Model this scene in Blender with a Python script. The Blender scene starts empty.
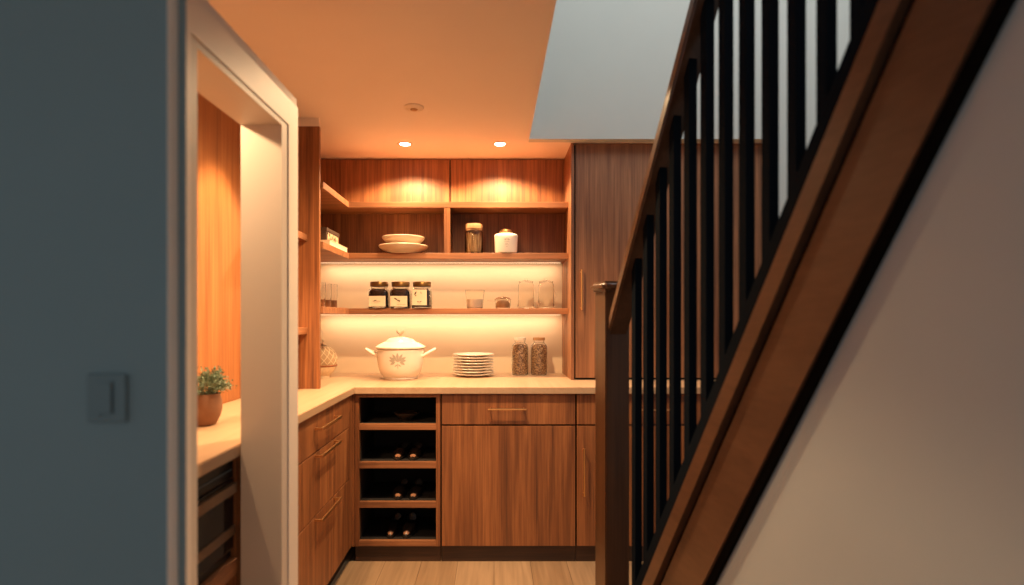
import bpy, bmesh, math, random
from mathutils import Vector, Matrix
random.seed(7)
PI = math.pi
SC = bpy.context.scene
COL = SC.collection
F = 560.0                       # focal length in pixels for a 1024 px wide frame
VX, HY, EYE = 494.0, 318.0, 1.28

# ------------------------------------------------------------------ materials
def srgb(r, g, b):
    f = lambda c: (c/12.92 if c <= .04045 else ((c+.055)/1.055)**2.4)
    return (f(r/255), f(g/255), f(b/255), 1)

def base_mat(name):
    m = bpy.data.materials.new(name); m.use_nodes = True
    nt = m.node_tree; b = nt.nodes['Principled BSDF']
    return m, nt, b

def plain(name, col, rough=.5, metal=0, bump=0, bscale=300, coat=0, var=.04, vscale=6, spec=.5):
    m, nt, b = base_mat(name)
    b.inputs['Roughness'].default_value = rough; b.inputs['Metallic'].default_value = metal
    b.inputs['Coat Weight'].default_value = coat
    b.inputs['Specular IOR Level'].default_value = spec
    tc = nt.nodes.new('ShaderNodeTexCoord')
    n = nt.nodes.new('ShaderNodeTexNoise'); n.inputs['Scale'].default_value = vscale; n.inputs['Detail'].default_value = 4
    nt.links.new(tc.outputs['Object'], n.inputs['Vector'])
    r = nt.nodes.new('ShaderNodeValToRGB')
    r.color_ramp.elements[0].position = .3; r.color_ramp.elements[1].position = .7
    r.color_ramp.elements[0].color = [c*(1-var) for c in col[:3]]+[1]
    r.color_ramp.elements[1].color = [min(1, c*(1+var)) for c in col[:3]]+[1]
    nt.links.new(n.outputs['Fac'], r.inputs['Fac']); nt.links.new(r.outputs['Color'], b.inputs['Base Color'])
    if bump:
        n2 = nt.nodes.new('ShaderNodeTexNoise'); n2.inputs['Scale'].default_value = bscale
        nt.links.new(tc.outputs['Object'], n2.inputs['Vector'])
        bp = nt.nodes.new('ShaderNodeBump'); bp.inputs['Strength'].default_value = bump; bp.inputs['Distance'].default_value = .002
        nt.links.new(n2.outputs['Fac'], bp.inputs['Height']); nt.links.new(bp.outputs['Normal'], b.inputs['Normal'])
    return m

def wood(name, dark, mid, light, axis='z', rough=.5, scale=1.0, contrast=1.0):
    """fine straight grain running along one axis"""
    m, nt, b = base_mat(name)
    b.inputs['Roughness'].default_value = rough
    N = nt.nodes.new; L = nt.links.new
    tc = N('ShaderNodeTexCoord'); oi = N('ShaderNodeObjectInfo')
    add = N('ShaderNodeVectorMath'); add.operation = 'ADD'
    mul = N('ShaderNodeVectorMath'); mul.operation = 'MULTIPLY'; mul.inputs[1].default_value = (7.3, 5.1, 3.7)
    comb = N('ShaderNodeCombineXYZ')
    for i in range(3): L(oi.outputs['Random'], comb.inputs[i])
    L(comb.outputs[0], mul.inputs[0]); L(tc.outputs['Object'], add.inputs[0]); L(mul.outputs[0], add.inputs[1])
    mp = N('ShaderNodeMapping'); L(add.outputs[0], mp.inputs['Vector'])
    s = [22*scale]*3; s['xyz'.index(axis)] = 1.1*scale; mp.inputs['Scale'].default_value = s
    n1 = N('ShaderNodeTexNoise'); n1.inputs['Scale'].default_value = 1; n1.inputs['Detail'].default_value = 7; n1.inputs['Roughness'].default_value = .62
    n1.inputs['Distortion'].default_value = .35; L(mp.outputs[0], n1.inputs['Vector'])
    mp2 = N('ShaderNodeMapping'); L(add.outputs[0], mp2.inputs['Vector'])
    s2 = [150*scale]*3; s2['xyz'.index(axis)] = 3*scale; mp2.inputs['Scale'].default_value = s2
    n2 = N('ShaderNodeTexNoise'); n2.inputs['Scale'].default_value = 1; n2.inputs['Detail'].default_value = 3; L(mp2.outputs[0], n2.inputs['Vector'])
    mix = N('ShaderNodeMath'); mix.operation = 'MULTIPLY_ADD'; mix.inputs[1].default_value = .35
    L(n2.outputs['Fac'], mix.inputs[0])
    sc_ = N('ShaderNodeMath'); sc_.operation = 'MULTIPLY'; sc_.inputs[1].default_value = .65; L(n1.outputs['Fac'], sc_.inputs[0])
    L(sc_.outputs[0], mix.inputs[2])
    r = N('ShaderNodeValToRGB'); e = r.color_ramp.elements
    w = .16/contrast
    e[0].position = .5-w; e[0].color = dark; e[1].position = .5+w; e[1].color = light
    k = e.new(.5); k.color = mid
    L(mix.outputs[0], r.inputs['Fac']); L(r.outputs['Color'], b.inputs['Base Color'])
    bp = N('ShaderNodeBump'); bp.inputs['Strength'].default_value = .12; bp.inputs['Distance'].default_value = .001
    L(mix.outputs[0], bp.inputs['Height']); L(bp.outputs['Normal'], b.inputs['Normal'])
    return m

def glass(name, col=(1, 1, 1, 1), rough=.0):
    m, nt, b = base_mat(name)
    b.inputs['Base Color'].default_value = col; b.inputs['Roughness'].default_value = rough
    b.inputs['Transmission Weight'].default_value = 1; b.inputs['IOR'].default_value = 1.45
    return m

def thin(m):
    m.node_tree.nodes['Principled BSDF'].inputs['IOR'].default_value = 1.13
    return m

def emit(name, col, st):
    m, nt, b = base_mat(name)
    b.inputs['Base Color'].default_value = (0.8, .8, .8, 1)
    b.inputs['Emission Color'].default_value = col; b.inputs['Emission Strength'].default_value = st
    return m

def speckle(name, cols, scale=160):
    m, nt, b = base_mat(name)
    tc = nt.nodes.new('ShaderNodeTexCoord'); v = nt.nodes.new('ShaderNodeTexVoronoi'); v.inputs['Scale'].default_value = scale
    nt.links.new(tc.outputs['Object'], v.inputs['Vector'])
    r = nt.nodes.new('ShaderNodeValToRGB'); r.color_ramp.interpolation = 'LINEAR'
    r.color_ramp.elements[0].color = cols[0]; r.color_ramp.elements[0].position = .1
    r.color_ramp.elements[1].color = cols[-1]; r.color_ramp.elements[1].position = .9
    for i, c in enumerate(cols[1:-1]):
        e = r.color_ramp.elements.new(.1+.8*(i+1)/(len(cols)-1)); e.color = c
    sep = nt.nodes.new('ShaderNodeSeparateColor'); nt.links.new(v.outputs['Color'], sep.inputs[0])
    nt.links.new(sep.outputs[0], r.inputs['Fac']); nt.links.new(r.outputs['Color'], b.inputs['Base Color'])
    bp = nt.nodes.new('ShaderNodeBump'); bp.inputs['Strength'].default_value = .8; bp.inputs['Distance'].default_value = .004; bp.invert = True
    nt.links.new(v.outputs['Distance'], bp.inputs['Height']); nt.links.new(bp.outputs['Normal'], b.inputs['Normal'])
    b.inputs['Roughness'].default_value = .6
    return m

def planks(name):
    m, nt, b = base_mat(name)
    N = nt.nodes.new; L = nt.links.new
    tc = N('ShaderNodeTexCoord'); mp = N('ShaderNodeMapping'); L(tc.outputs['Object'], mp.inputs['Vector'])
    mp.inputs['Rotation'].default_value = (0, 0, PI/2)
    br = N('ShaderNodeTexBrick'); L(mp.outputs[0], br.inputs['Vector'])
    br.inputs['Scale'].default_value = 1; br.inputs['Brick Width'].default_value = 1.7; br.inputs['Row Height'].default_value = .19
    br.inputs['Mortar Size'].default_value = .0016; br.inputs['Mortar Smooth'].default_value = .2; br.offset = .37
    br.inputs['Color1'].default_value = srgb(186, 152, 116); br.inputs['Color2'].default_value = srgb(168, 133, 98)
    br.inputs['Mortar'].default_value = srgb(120, 90, 62)
    mg = N('ShaderNodeMapping'); L(tc.outputs['Object'], mg.inputs['Vector']); mg.inputs['Scale'].default_value = (45, 2.2, 1)
    n = N('ShaderNodeTexNoise'); n.inputs['Scale'].default_value = 1; n.inputs['Detail'].default_value = 6; n.inputs['Distortion'].default_value = .6
    L(mg.outputs[0], n.inputs['Vector'])
    r = N('ShaderNodeValToRGB'); r.color_ramp.elements[0].position = .3; r.color_ramp.elements[1].position = .7
    r.color_ramp.elements[0].color = (.74, .72, .7, 1); r.color_ramp.elements[1].color = (1.0, 1.0, 1.0, 1); L(n.outputs['Fac'], r.inputs['Fac'])
    mx = N('ShaderNodeMix'); mx.data_type = 'RGBA'; mx.blend_type = 'MULTIPLY'; mx.inputs[0].default_value = 1
    L(br.outputs['Color'], mx.inputs[6]); L(r.outputs['Color'], mx.inputs[7]); L(mx.outputs[2], b.inputs['Base Color'])
    b.inputs['Roughness'].default_value = .42
    return m

WD, WM, WL = srgb(94, 54, 31), srgb(138, 84, 47), srgb(170, 109, 63)
M = {}
M['wood_z'] = wood('walnut_vertical', WD, WM, WL, 'z')
M['wood_x'] = wood('walnut_across', srgb(112, 70, 44), srgb(150, 96, 60), srgb(176, 118, 76), 'x')
M['wood_y'] = wood('walnut_lengthwise', srgb(112, 70, 44), srgb(150, 96, 60), srgb(176, 118, 76), 'y')
M['wood_tall'] = wood('walnut_tall_doors', srgb(104, 66, 44), srgb(140, 92, 60), srgb(168, 114, 76), 'z')
M['panel_oak'] = wood('warm_oak_panel', srgb(140, 84, 44), srgb(168, 106, 58), srgb(188, 126, 74), 'z', scale=.7)
M['plinth'] = wood('dark_plinth', srgb(44, 28, 20), srgb(60, 38, 26), srgb(74, 48, 32), 'x')
M['cubby_shade'] = plain('cubby_shade_lining', srgb(25, 18, 14), .8)  # near-black: shade inside the cubbies put into the colour
M['counter'] = wood('pale_worktop', srgb(172, 136, 104), srgb(184, 150, 118), srgb(192, 160, 130), 'y', rough=.38, scale=.6, contrast=.8)
M['stair_wood'] = wood('stair_oak', srgb(74, 48, 33), srgb(86, 57, 40), srgb(96, 65, 46), 'y', rough=.4, scale=.6)
M['newel_wood'] = wood('newel_oak', srgb(68, 42, 26), srgb(82, 52, 32), srgb(94, 61, 38), 'z', rough=.35)
M['stair_dark'] = plain('stair_shade_and_edge', srgb(13, 10, 9), .9, spec=.03)  # near-black for the painted cap shadow and the lower edge
M['baluster'] = plain('navy_black_metal', srgb(14, 20, 28), .85, 0.0, spec=.04)
M['rail_wood'] = wood('dark_rail_oak', srgb(66, 42, 27), srgb(80, 52, 34), srgb(92, 61, 40), 'y', rough=.33, scale=.6)
M['backsplash'] = plain('cream_wall', srgb(234, 210, 176), .6, var=.015)
M['ceiling'] = plain('ceiling_paint', srgb(230, 216, 204), .8, var=.01)
M['white'] = plain('white_gloss_trim', srgb(206, 190, 176), .5, var=.015)
M['near_wall'] = plain('blue_grey_paint', srgb(134, 151, 156), .75, bump=.15, bscale=500, var=.03, vscale=2)
M['casing_paint'] = plain('casing_paint', srgb(232, 216, 202), .5, var=.015)
M['near_trim'] = plain('trim_paint', srgb(245, 232, 220), .6, var=.02)
M['grey_wall'] = plain('pale_grey_paint', srgb(190, 192, 188), .8, var=.01)
M['stair_wall'] = plain('warm_grey_paint', srgb(168, 171, 173), .75, bump=.12, bscale=400, var=.02, vscale=3)
M['floor'] = planks('oak_planks')
M['brass'] = plain('brushed_brass', srgb(226, 176, 120), .3, .95, var=.03)
M['ceramic'] = plain('cream_ceramic', srgb(236, 222, 204), .22, var=.02)
M['ceramic_trim'] = plain('beige_ceramic_trim', srgb(200, 176, 146), .3, var=.02)
M['stoneware'] = plain('sand_stoneware', srgb(206, 182, 156), .4, var=.04)
M['motif'] = plain('grey_motif', srgb(178, 166, 148), .5)
M['dark_bowl'] = plain('dark_glaze', srgb(60, 48, 38), .3)
M['glass'] = glass('clear_glass')
M['glass_warm'] = thin(glass('thin_clear_glass', srgb(255, 253, 250)))
M['jam'] = plain('dark_jam', srgb(44, 22, 16), .25, var=.3, vscale=40, coat=.4)
M['label'] = plain('cream_paper', srgb(232, 210, 178), .7, var=.03)
M['ink'] = plain('brown_ink', srgb(96, 74, 50), .7)
M['gold_lid'] = plain('antique_gold_lid', srgb(120, 88, 48), .35, .8, var=.1)
M['cork'] = plain('cork_wood', srgb(176, 132, 88), .7, var=.15, vscale=60)
M['amber'] = plain('amber_liquid', srgb(150, 92, 48), .3, var=.1)
M['milk'] = plain('white_filling', srgb(244, 230, 206), .6)
M['beans'] = speckle('mixed_seeds', [srgb(96, 64, 40), srgb(176, 132, 88), srgb(226, 190, 142), srgb(140, 100, 64)], 190)
M['pasta'] = wood('dried_pasta', srgb(110, 72, 36), srgb(176, 130, 76), srgb(226, 188, 130), 'z', scale=2.2, contrast=1.4)
M['terracotta'] = plain('terracotta', srgb(138, 96, 68), .7, bump=.2, bscale=120, var=.08, vscale=20)
M['soil'] = plain('soil', srgb(50, 36, 26), .9, var=.3, vscale=80)
M['leaf'] = plain('sage_leaves', srgb(116, 132, 106), .6, var=.35, vscale=60)
M['wicker_dark'] = plain('tan_wicker', srgb(168, 136, 100), .7, var=.1, vscale=90)  # darker tone of the lid body, contrasts with the lattice
M['wicker'] = plain('pale_wicker', srgb(226, 202, 166), .6, var=.12, vscale=90)
M['wicker_band'] = plain('rust_band', srgb(150, 88, 52), .6)
M['toe'] = plain('toe_glint_tan', srgb(150, 104, 76), .3, var=.1, vscale=30, coat=.5)
M['leather'] = plain('brown_leather', srgb(48, 33, 25), .22, var=.15, vscale=30, coat=.5)
M['leather_black'] = plain('black_leather', srgb(34, 25, 21), .35, var=.15, vscale=30)
M['sole'] = plain('shoe_sole', srgb(24, 18, 14), .6)
M['steel'] = plain('brushed_steel', srgb(150, 128, 108), .35, .85, var=.05)
M['black_glass'] = plain('black_oven_glass', srgb(26, 24, 24), .12, var=.02)
M['black_plastic'] = plain('black_plastic', srgb(20, 19, 19), .4)
M['switch'] = plain('switch_plastic', srgb(116, 132, 137), .5, var=.01)
M['switch_dark'] = plain('switch_slot', srgb(70, 82, 88), .5)
M['lens'] = emit('lamp_lens', (1, .86, .62, 1), 14)
M['led'] = emit('led_strip', (1, .72, .40, 1), .7)
M['white_plastic'] = plain('white_plastic', srgb(224, 206, 186), .5)
M['pattern'] = speckle('printed_pattern', [srgb(70, 44, 26), srgb(220, 190, 150), srgb(120, 80, 50), srgb(230, 205, 170)], 70)
M['dark_box'] = plain('dark_board', srgb(70, 48, 34), .7)
M['gap'] = plain('shadow_gap', srgb(30, 20, 14), .8)

# ------------------------------------------------------------------ mesh tools
for k_ in ('rail_wood',):
    M[k_].node_tree.nodes['Principled BSDF'].inputs['Coat Weight'].default_value = .5
    M[k_].node_tree.nodes['Principled BSDF'].inputs['Coat Roughness'].default_value = .15

class MB:
    def __init__(s): s.bm = bmesh.new()
    def box(s, x0, x1, y0, y1, z0, z1, bev=0):
        r = bmesh.ops.create_cube(s.bm, size=1); v = r['verts']
        for p in v:
            p.co = Vector(((x0+x1)/2+p.co.x*(x1-x0), (y0+y1)/2+p.co.y*(y1-y0), (z0+z1)/2+p.co.z*(z1-z0)))
        if bev:
            ed = list({e for p in v for e in p.link_edges})
            bmesh.ops.bevel(s.bm, geom=ed, offset=bev, segments=2, affect='EDGES', profile=.6)
        return s
    def lathe(s, prof, c=(0, 0, 0), seg=32, sq=2.0, sx=1, sy=1):
        rings = []
        for r, z in prof:
            if r < 1e-6: rings.append([s.bm.verts.new((c[0], c[1], c[2]+z))]); continue
            ring = []
            for i in range(seg):
                a = 2*PI*i/seg; ca, sa = math.cos(a), math.sin(a)
                q = (abs(ca)**sq+abs(sa)**sq)**(-1/sq)
                ring.append(s.bm.verts.new((c[0]+r*q*ca*sx, c[1]+r*q*sa*sy, c[2]+z)))
            rings.append(ring)
        for a, b in zip(rings, rings[1:]):
            for i in range(seg):
                j = (i+1) % seg
                if len(a) == 1 and len(b) == 1: break
                if len(a) == 1: s.bm.faces.new((a[0], b[j], b[i]))
                elif len(b) == 1: s.bm.faces.new((a[i], a[j], b[0]))
                else: s.bm.faces.new((a[i], a[j], b[j], b[i]))
        return s
    def tube(s, pts, r, seg=8, closed=False):
        pts = [Vector(p) for p in pts]; n = len(pts); rings = []
        rr = r if isinstance(r, (list, tuple)) else [r]*n
        up = None
        for i, p in enumerate(pts):
            if closed: d = pts[(i+1) % n]-pts[i-1]
            else: d = pts[min(i+1, n-1)]-pts[max(i-1, 0)]
            d.normalize()
            if up is None: up = d.orthogonal().normalized()
            up = (up-d*up.dot(d)).normalized(); sd = d.cross(up)
            rings.append([s.bm.verts.new(p+(up*math.cos(2*PI*k/seg)+sd*math.sin(2*PI*k/seg))*rr[i]) for k in range(seg)])
        rng = range(n if closed else n-1)
        for i in rng:
            a, b = rings[i], rings[(i+1) % n]
            for k in range(seg): s.bm.faces.new((a[k], a[(k+1) % seg], b[(k+1) % seg], b[k]))
        if not closed:
            s.bm.faces.new(list(reversed(rings[0]))); s.bm.faces.new(rings[-1])
        return s
    def prism(s, poly, vec):
        a = [s.bm.verts.new(p) for p in poly]; vec = Vector(vec)
        b = [s.bm.verts.new(Vector(p)+vec) for p in poly]
        s.bm.faces.new(list(reversed(a))); s.bm.faces.new(b)
        for i in range(len(a)):
            j = (i+1) % len(a); s.bm.faces.new((a[i], a[j], b[j], b[i]))
        return s
    def grid(s, fn, nu, nv):
        g = [[s.bm.verts.new(fn(u/nu, v/nv)) for v in range(nv+1)] for u in range(nu+1)]
        for u in range(nu):
            for v in range(nv): s.bm.faces.new((g[u][v], g[u+1][v], g[u+1][v+1], g[u][v+1]))
        return s
    def build(s, name, mat, parent=None, smooth=False, origin=None, recalc=True):
        if origin is None and parent is not None: origin = WORLD.get(parent.name, Vector((0, 0, 0)))
        if origin is None: origin = Vector((0, 0, 0))
        if recalc: bmesh.ops.recalc_face_normals(s.bm, faces=s.bm.faces)
        for v in s.bm.verts: v.co -= origin
        me = bpy.data.meshes.new(name); s.bm.to_mesh(me); s.bm.free()
        me.materials.append(M[mat] if isinstance(mat, str) else mat)
        if smooth:
            for p in me.polygons: p.use_smooth = True
            try: me.set_sharp_from_angle(angle=math.radians(38))
            except Exception: pass
        o = bpy.data.objects.new(name, me); COL.objects.link(o)
        if parent is not None: o.parent = parent; WORLD[o.name] = origin
        else: o.location = origin; WORLD[o.name] = origin
        return o
WORLD = {}

def tag(o, label=None, cat=None, group=None, kind=None):
    if label: o['label'] = label
    if cat: o['category'] = cat
    if group: o['group'] = group
    if kind: o['kind'] = kind
    return o
def thing(name, loc, label, cat, group=None):
    o = bpy.data.objects.new(name, None); COL.objects.link(o); o.location = loc; o.empty_display_size = .05
    WORLD[o.name] = Vector(loc)
    return tag(o, label, cat, group)
def struct(mb, name, mat, label=None, cat=None, parent=None):
    o = mb.build(name, mat, parent)
    if parent is None:
        o['kind'] = 'structure'
        if label: tag(o, label, cat)
    return o
def copy_tree(o, parent=None):
    c = o.copy(); COL.objects.link(c)
    if parent is not None: c.parent = parent
    for ch in list(o.children): copy_tree(ch, c)
    return c
def dup(o, loc, label, rotz=None):
    c = copy_tree(o); c.location = loc; c['label'] = label
    if rotz is not None: c.rotation_euler = (0, 0, rotz)
    return c

def X(px, s): return (px-VX)/s
def Z(py, s): return EYE-(py-HY)/s
def Yd(s): return F/s

# ------------------------------------------------------------------ the room shell
CEIL = EYE+1.017
Y_BACK = Yd(152); X_LEFT = -1.139
Y_WELL = Yd(176); X_OPEN = .2; X_RW = 1.61
struct(MB().box(-2.6, 3.0, -1.6, 4.0, -.1, 0), 'floor', 'floor', 'pale oak plank floor in front of the pantry cabinets', 'floor')
c = MB()
c.box(-2.6, X_OPEN, -.6, 4.0, CEIL, CEIL+.12); c.box(X_OPEN, 3.0, Y_WELL+.06, 4.0, CEIL, CEIL+.12)
struct(c, 'ceiling', 'ceiling', 'warm lit plaster ceiling over the pantry with a cut-out for the stairwell', 'ceiling')
struct(MB().box(X_LEFT-.1, 1.75, Y_BACK, Y_BACK+.12, 0, CEIL), 'wall_back', 'backsplash', 'cream splashback wall behind the open shelves', 'wall')
struct(MB().box(X_LEFT-.12, X_LEFT-.012, .9, Y_BACK, 0, CEIL), 'wall_left', 'backsplash', 'left pantry wall behind the wood panelling', 'wall')
w = MB()
w.box(X_OPEN, 3.0, Y_WELL, Y_WELL+.06, CEIL+.0, 4.6); w.box(X_RW, 3.0, Y_WELL, Y_WELL+.06, 0, CEIL)
struct(w, 'wall_stairwell', 'grey_wall', 'pale grey stairwell wall above and right of the tall cabinet', 'wall')
struct(MB().box(X_OPEN-.1, X_OPEN, -.6, Y_WELL, CEIL+.12, 4.6), 'wall_upper', 'grey_wall', 'grey upper side wall of the stairwell opening', 'wall')
struct(MB().box(2.6, 2.7, -.6, Y_WELL, 0, 4.6), 'wall_right', 'grey_wall', 'grey wall on the far side of the staircase', 'wall')
# wood panelling on the left wall seen through the doorway
struct(MB().box(X_LEFT-.012, X_LEFT, .95, 2.857, .92, CEIL), 'trim_1', 'panel_oak', 'warm oak wall panel behind the potted plant', 'wall panel')

# near wall at the left, with stepped edge
nw = MB()
nw.prism([(-3, .93, 0), (-.511, .93, 0), (-.575, 1.02, 0), (-3, 1.02, 0)], (0, 0, CEIL))
struct(nw, 'wall_front', 'near_wall', 'dark blue-grey foreground wall with the light switch', 'wall')
nb = MB().box(-3, -.5255, .90, .93, 0, CEIL)
struct(nb, 'wall_front_face', 'near_wall', 'raised face of the blue-grey foreground wall', 'wall')
struct(MB().box(-.5255, -.524, .9005, .9299, 0, CEIL), 'trim_2', 'near_trim', 'pale strip along the edge of the blue-grey foreground wall', 'trim')

# doorway frame
PX0, PX1 = -.72, -.60
YN, YF = 1.139, 1.592          # opening
YO = 1.714
ZI, ZO = 1.829, 1.923
p = MB()
p.box(PX0, PX1-.0035, 1.02, YN, 0, ZO-.0005); p.box(PX0, PX1-.0035, YF, YO-.0005, 0, ZO-.0005); p.box(PX0, PX1-.0035, YN, YF, ZI, ZO-.001)
df = struct(p, 'door_1', 'white', 'white cased doorway frame standing before the oven counter', 'doorway')
ca = MB()
yc0, yc1, zc1 = YN-.03, YF+.046, ZI+.017
ca.box(PX1-.0035, PX1, 1.02, yc0, 0, ZO); ca.box(PX1-.0035, PX1, yc1, YO, 0, ZO)
ca.box(PX1-.0035, PX1-.0001, yc0, yc1, zc1, ZO-.0003)
struct(ca, 'casing', 'casing_paint', parent=df)
cp = MB().box(PX0, PX1-.004, 1.02, YO-.001, ZO, ZO+.026)
struct(cp, 'head_cap', 'ceiling', parent=df)

# light switch
t = thing('light_switch', (X(109, 622), .90, Z(422, 622)), 'blue-grey light switch plate on the dark foreground wall', 'light switch')
sx0, sx1, sz0, sz1 = X(90, 622), X(128.5, 622), Z(421, 622), Z(374, 622)
MB().box(sx0, sx1, .892, .9, sz0, sz1, .002).build('plate', 'switch', t)
cx_ = (sx0+sx1)/2
MB().box(cx_-.010, cx_+.010, .8885, .892, sz0+.014, sz1-.012, .0012).build('rocker', 'switch', t)
MB().box(cx_+.0102, cx_+.0122, .8900, .892, sz0+.014, sz1-.012).build('slot', 'switch_dark', t)
MB().lathe([(0, 0), (.0018, 0), (.0018, .001), (0, .001)], (cx_-.009, .891, sz0+.01), 10).build('screw', 'switch_dark', t)

# ------------------------------------------------------------------ cabinets, back run
SB = 191.5; YB = Yd(SB)
def bx(px): return X(px, SB)
def bz(py): return Z(py, SB)
TOE = bz(546.5); CT0, CT1 = .886, .92
YCB = Y_BACK-.005

def bar_handle(mb, a, b, out, r=.0045, post=.03):
    """slim bar pull between a and b standing off along out"""
    a, b, out = Vector(a), Vector(b), Vector(out)
    d = (b-a).normalized()
    mb.tube([a+out*post, b+out*post], r, 8)
    mb.tube([a+d*.012, a+d*.012+out*post], r*.9, 8); mb.tube([b-d*.012, b-d*.012+out*post], r*.9, 8)
    return mb

def carcass(t, x0, x1, y0, y1, z0, z1, th=.018):
    m = MB(); m.box(x0, x0+th, y0, y1, z0, z1); m.box(x1-th, x1, y0, y1, z0, z1)
    m.box(x0+th, x1-th, y0, y1, z0, z0+th); m.box(x0+th, x1-th, y0, y1, z1-th, z1); m.box(x0+th, x1-th, y1-th, y1, z0+th, z1-th)
    return m.build('body', 'gap', t)

# cubby unit
x0, x1 = bx(354.5), bx(440.3)
t = thing('cubby_cabinet', ((x0+x1)/2, YB+.25, 0), 'open walnut cubby unit with four shelves for shoes in the corner', 'cabinet')
ox0, ox1 = bx(358.8), bx(436)
m = MB(); m.box(x0, ox0, YB, YB+.5, TOE, CT0-.003, .001); m.box(ox1, x1, YB, YB+.5, TOE, CT0-.003, .001)
m.box(ox0, ox1, YB, YB+.5, bz(397.3), CT0-.003, .001)
m.build('frame', 'wood_z', t)
cub = [(397.3, 422), (430, 460), (468.5, 500), (508, 539)]
for i, (a, b) in enumerate(cub):
    zt = bz(b+2.3); zb = bz(cub[i+1][0]) if i < 3 else TOE
    MB().box(ox0, ox1, YB+.003, YB+.5, zb, zt, .001).build('shelf', 'wood_x', t)
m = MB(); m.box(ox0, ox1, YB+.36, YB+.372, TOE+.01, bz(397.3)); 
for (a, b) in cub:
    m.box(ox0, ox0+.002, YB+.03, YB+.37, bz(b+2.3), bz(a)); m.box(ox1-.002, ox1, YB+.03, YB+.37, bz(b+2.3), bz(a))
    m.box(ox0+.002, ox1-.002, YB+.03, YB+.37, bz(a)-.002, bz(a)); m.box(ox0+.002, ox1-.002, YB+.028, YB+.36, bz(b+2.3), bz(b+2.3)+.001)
m.build('back_panel', 'cubby_shade', t)  # dark sheets on sides, tops and floors stand in for shade
MB().box(x0, x1, YB+.022, YB+.042, 0, TOE).build('plinth', 'plinth', t)
CUBF = [bz(b+2.3)+.0012 for a, b in cub]

# wide cabinet
x0, x1 = bx(441), bx(576)
t = thing('base_cabinet', ((x0+x1)/2, YB+.3, 0), 'walnut base cabinet with one drawer over one wide door, right of shoe cubbies', 'cabinet')
carcass(t, x0, x1, YB+.021, YCB, TOE, CT0-.003)
d = MB().box(bx(441.8), bx(575.2), YB, YB+.02, bz(424.4), bz(394.3), .0015).build('drawer', 'wood_z', t)
bar_handle(MB(), (bx(488), YB, bz(408.5)), (bx(526), YB, bz(408.5)), (0, -1, 0)).build('handle', 'brass', d, True)
MB().box(bx(441.8), bx(575.2), YB, YB+.02, bz(546), bz(426), .0015).build('door', 'wood_z', t)
MB().box(x0, x1, YB+.022, YB+.042, 0, TOE).build('plinth', 'plinth', t)

# right cabinet behind the railing
x0, x1 = bx(576.3), 1.60
t = thing('base_cabinet', ((x0+x1)/2, YB+.3, 0), 'walnut base cabinet behind the newel post and balusters', 'cabinet')
carcass(t, x0, x1, YB+.021, YCB, TOE, CT0-.003)
for a, b in ((577, 727), (728, 805)):
    d = MB().box(bx(a), bx(b), YB, YB+.02, bz(424.4), bz(394.3), .0015).build('drawer', 'wood_z', t)
    hc = (a+b)/2
    bar_handle(MB(), (bx(hc-20), YB, bz(409)), (bx(hc+20), YB, bz(409)), (0, -1, 0)).build('handle', 'brass', d, True)
for a, b, h in ((577, 651.5, 583.5), (652.5, 727, 720), (728, 805, 735)):
    d = MB().box(bx(a), bx(b), YB, YB+.02, bz(546), bz(426), .0015).build('door', 'wood_z', t)
    bar_handle(MB(), (bx(h), YB, bz(495)), (bx(h), YB, bz(447)), (0, -1, 0)).build('handle', 'brass', d, True)
MB().box(x0, x1, YB+.022, YB+.042, 0, TOE).build('plinth', 'plinth', t)

# ------------------------------------------------------------------ left run
XF = -.74
LT = .095
t = thing('drawer_cabinet', (-.95, 2.4, 0), 'walnut drawer cabinet with three brass pulls along the left side', 'cabinet')
m = MB(); m.box(X_LEFT+.002, XF-.022, 1.66, YB, LT, CT0-.003); m.build('body', 'gap', t)
m = MB(); m.box(XF-.022, XF, 2.862, YB+.02, LT, CT0-.003); m.box(XF, bx(354.3), YB-.004, YB+.02, TOE, CT0-.003)
m.build('corner_post', 'wood_z', t)
MB().box(XF-.02, XF, 1.66, 2.016, LT, CT0-.003, .0015).build('filler_panel', 'wood_z', t)
y0, y1 = 2.02, 2.858
for (za, zb, zh, name) in ((.7245, CT0-.006, .822, 'drawer'), (.4605, .7195, .709, 'drawer'), (LT, .4555, .444, 'drawer')):
    m = MB()
    if zb < .46:
        m.box(XF-.02, XF, y0, 2.584, za, zb, .0015); m.box(XF-.02, XF, 2.586, y1, za, zb, .0015)
    else: m.box(XF-.02, XF, y0, y1, za, zb, .0015)
    d = m.build(name, 'wood_z', t)
    h = MB()
    ya, yb = 2.31, 2.60
    h.box(XF+.026, XF+.034, ya, yb, zh-.006, zh+.006, .0015)
    for q in (ya, yb-.012): h.box(XF, XF+.027, q, q+.012, zh-.0045, zh+.0045, .001)
    h.build('handle', 'brass', d)
MB().box(XF-.06, XF-.045, 1.66, YB+.05, 0, LT).build('plinth', 'plinth', t)

# oven cabinet seen through the doorway
t = thing('oven_cabinet', (-.95, 1.35, 0), 'walnut cabinet holding the built-in oven seen through the doorway', 'cabinet')
MB().box(X_LEFT+.002, XF, 1.607, 1.655, LT, CT0-.003, .001).build('side_panel', 'wood_z', t)
MB().box(X_LEFT+.002, XF, 1.06, 1.10, LT, CT0-.003, .001).build('side_panel', 'wood_z', t)
MB().box(X_LEFT+.002, X_LEFT+.014, 1.10, 1.607, LT, CT0-.003).build('back_panel', 'gap', t)
ZSH = .594
MB().box(X_LEFT+.014, XF+.004, 1.10, 1.607, ZSH-.045, ZSH, .001).build('shelf', 'wood_y', t)
MB().box(X_LEFT+.014, XF-.002, 1.10, 1.607, LT, LT+.02).build('bottom_panel', 'wood_y', t)
MB().box(XF-.06, XF-.045, 1.06, 1.655, 0, LT).build('plinth', 'plinth', t)
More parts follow.
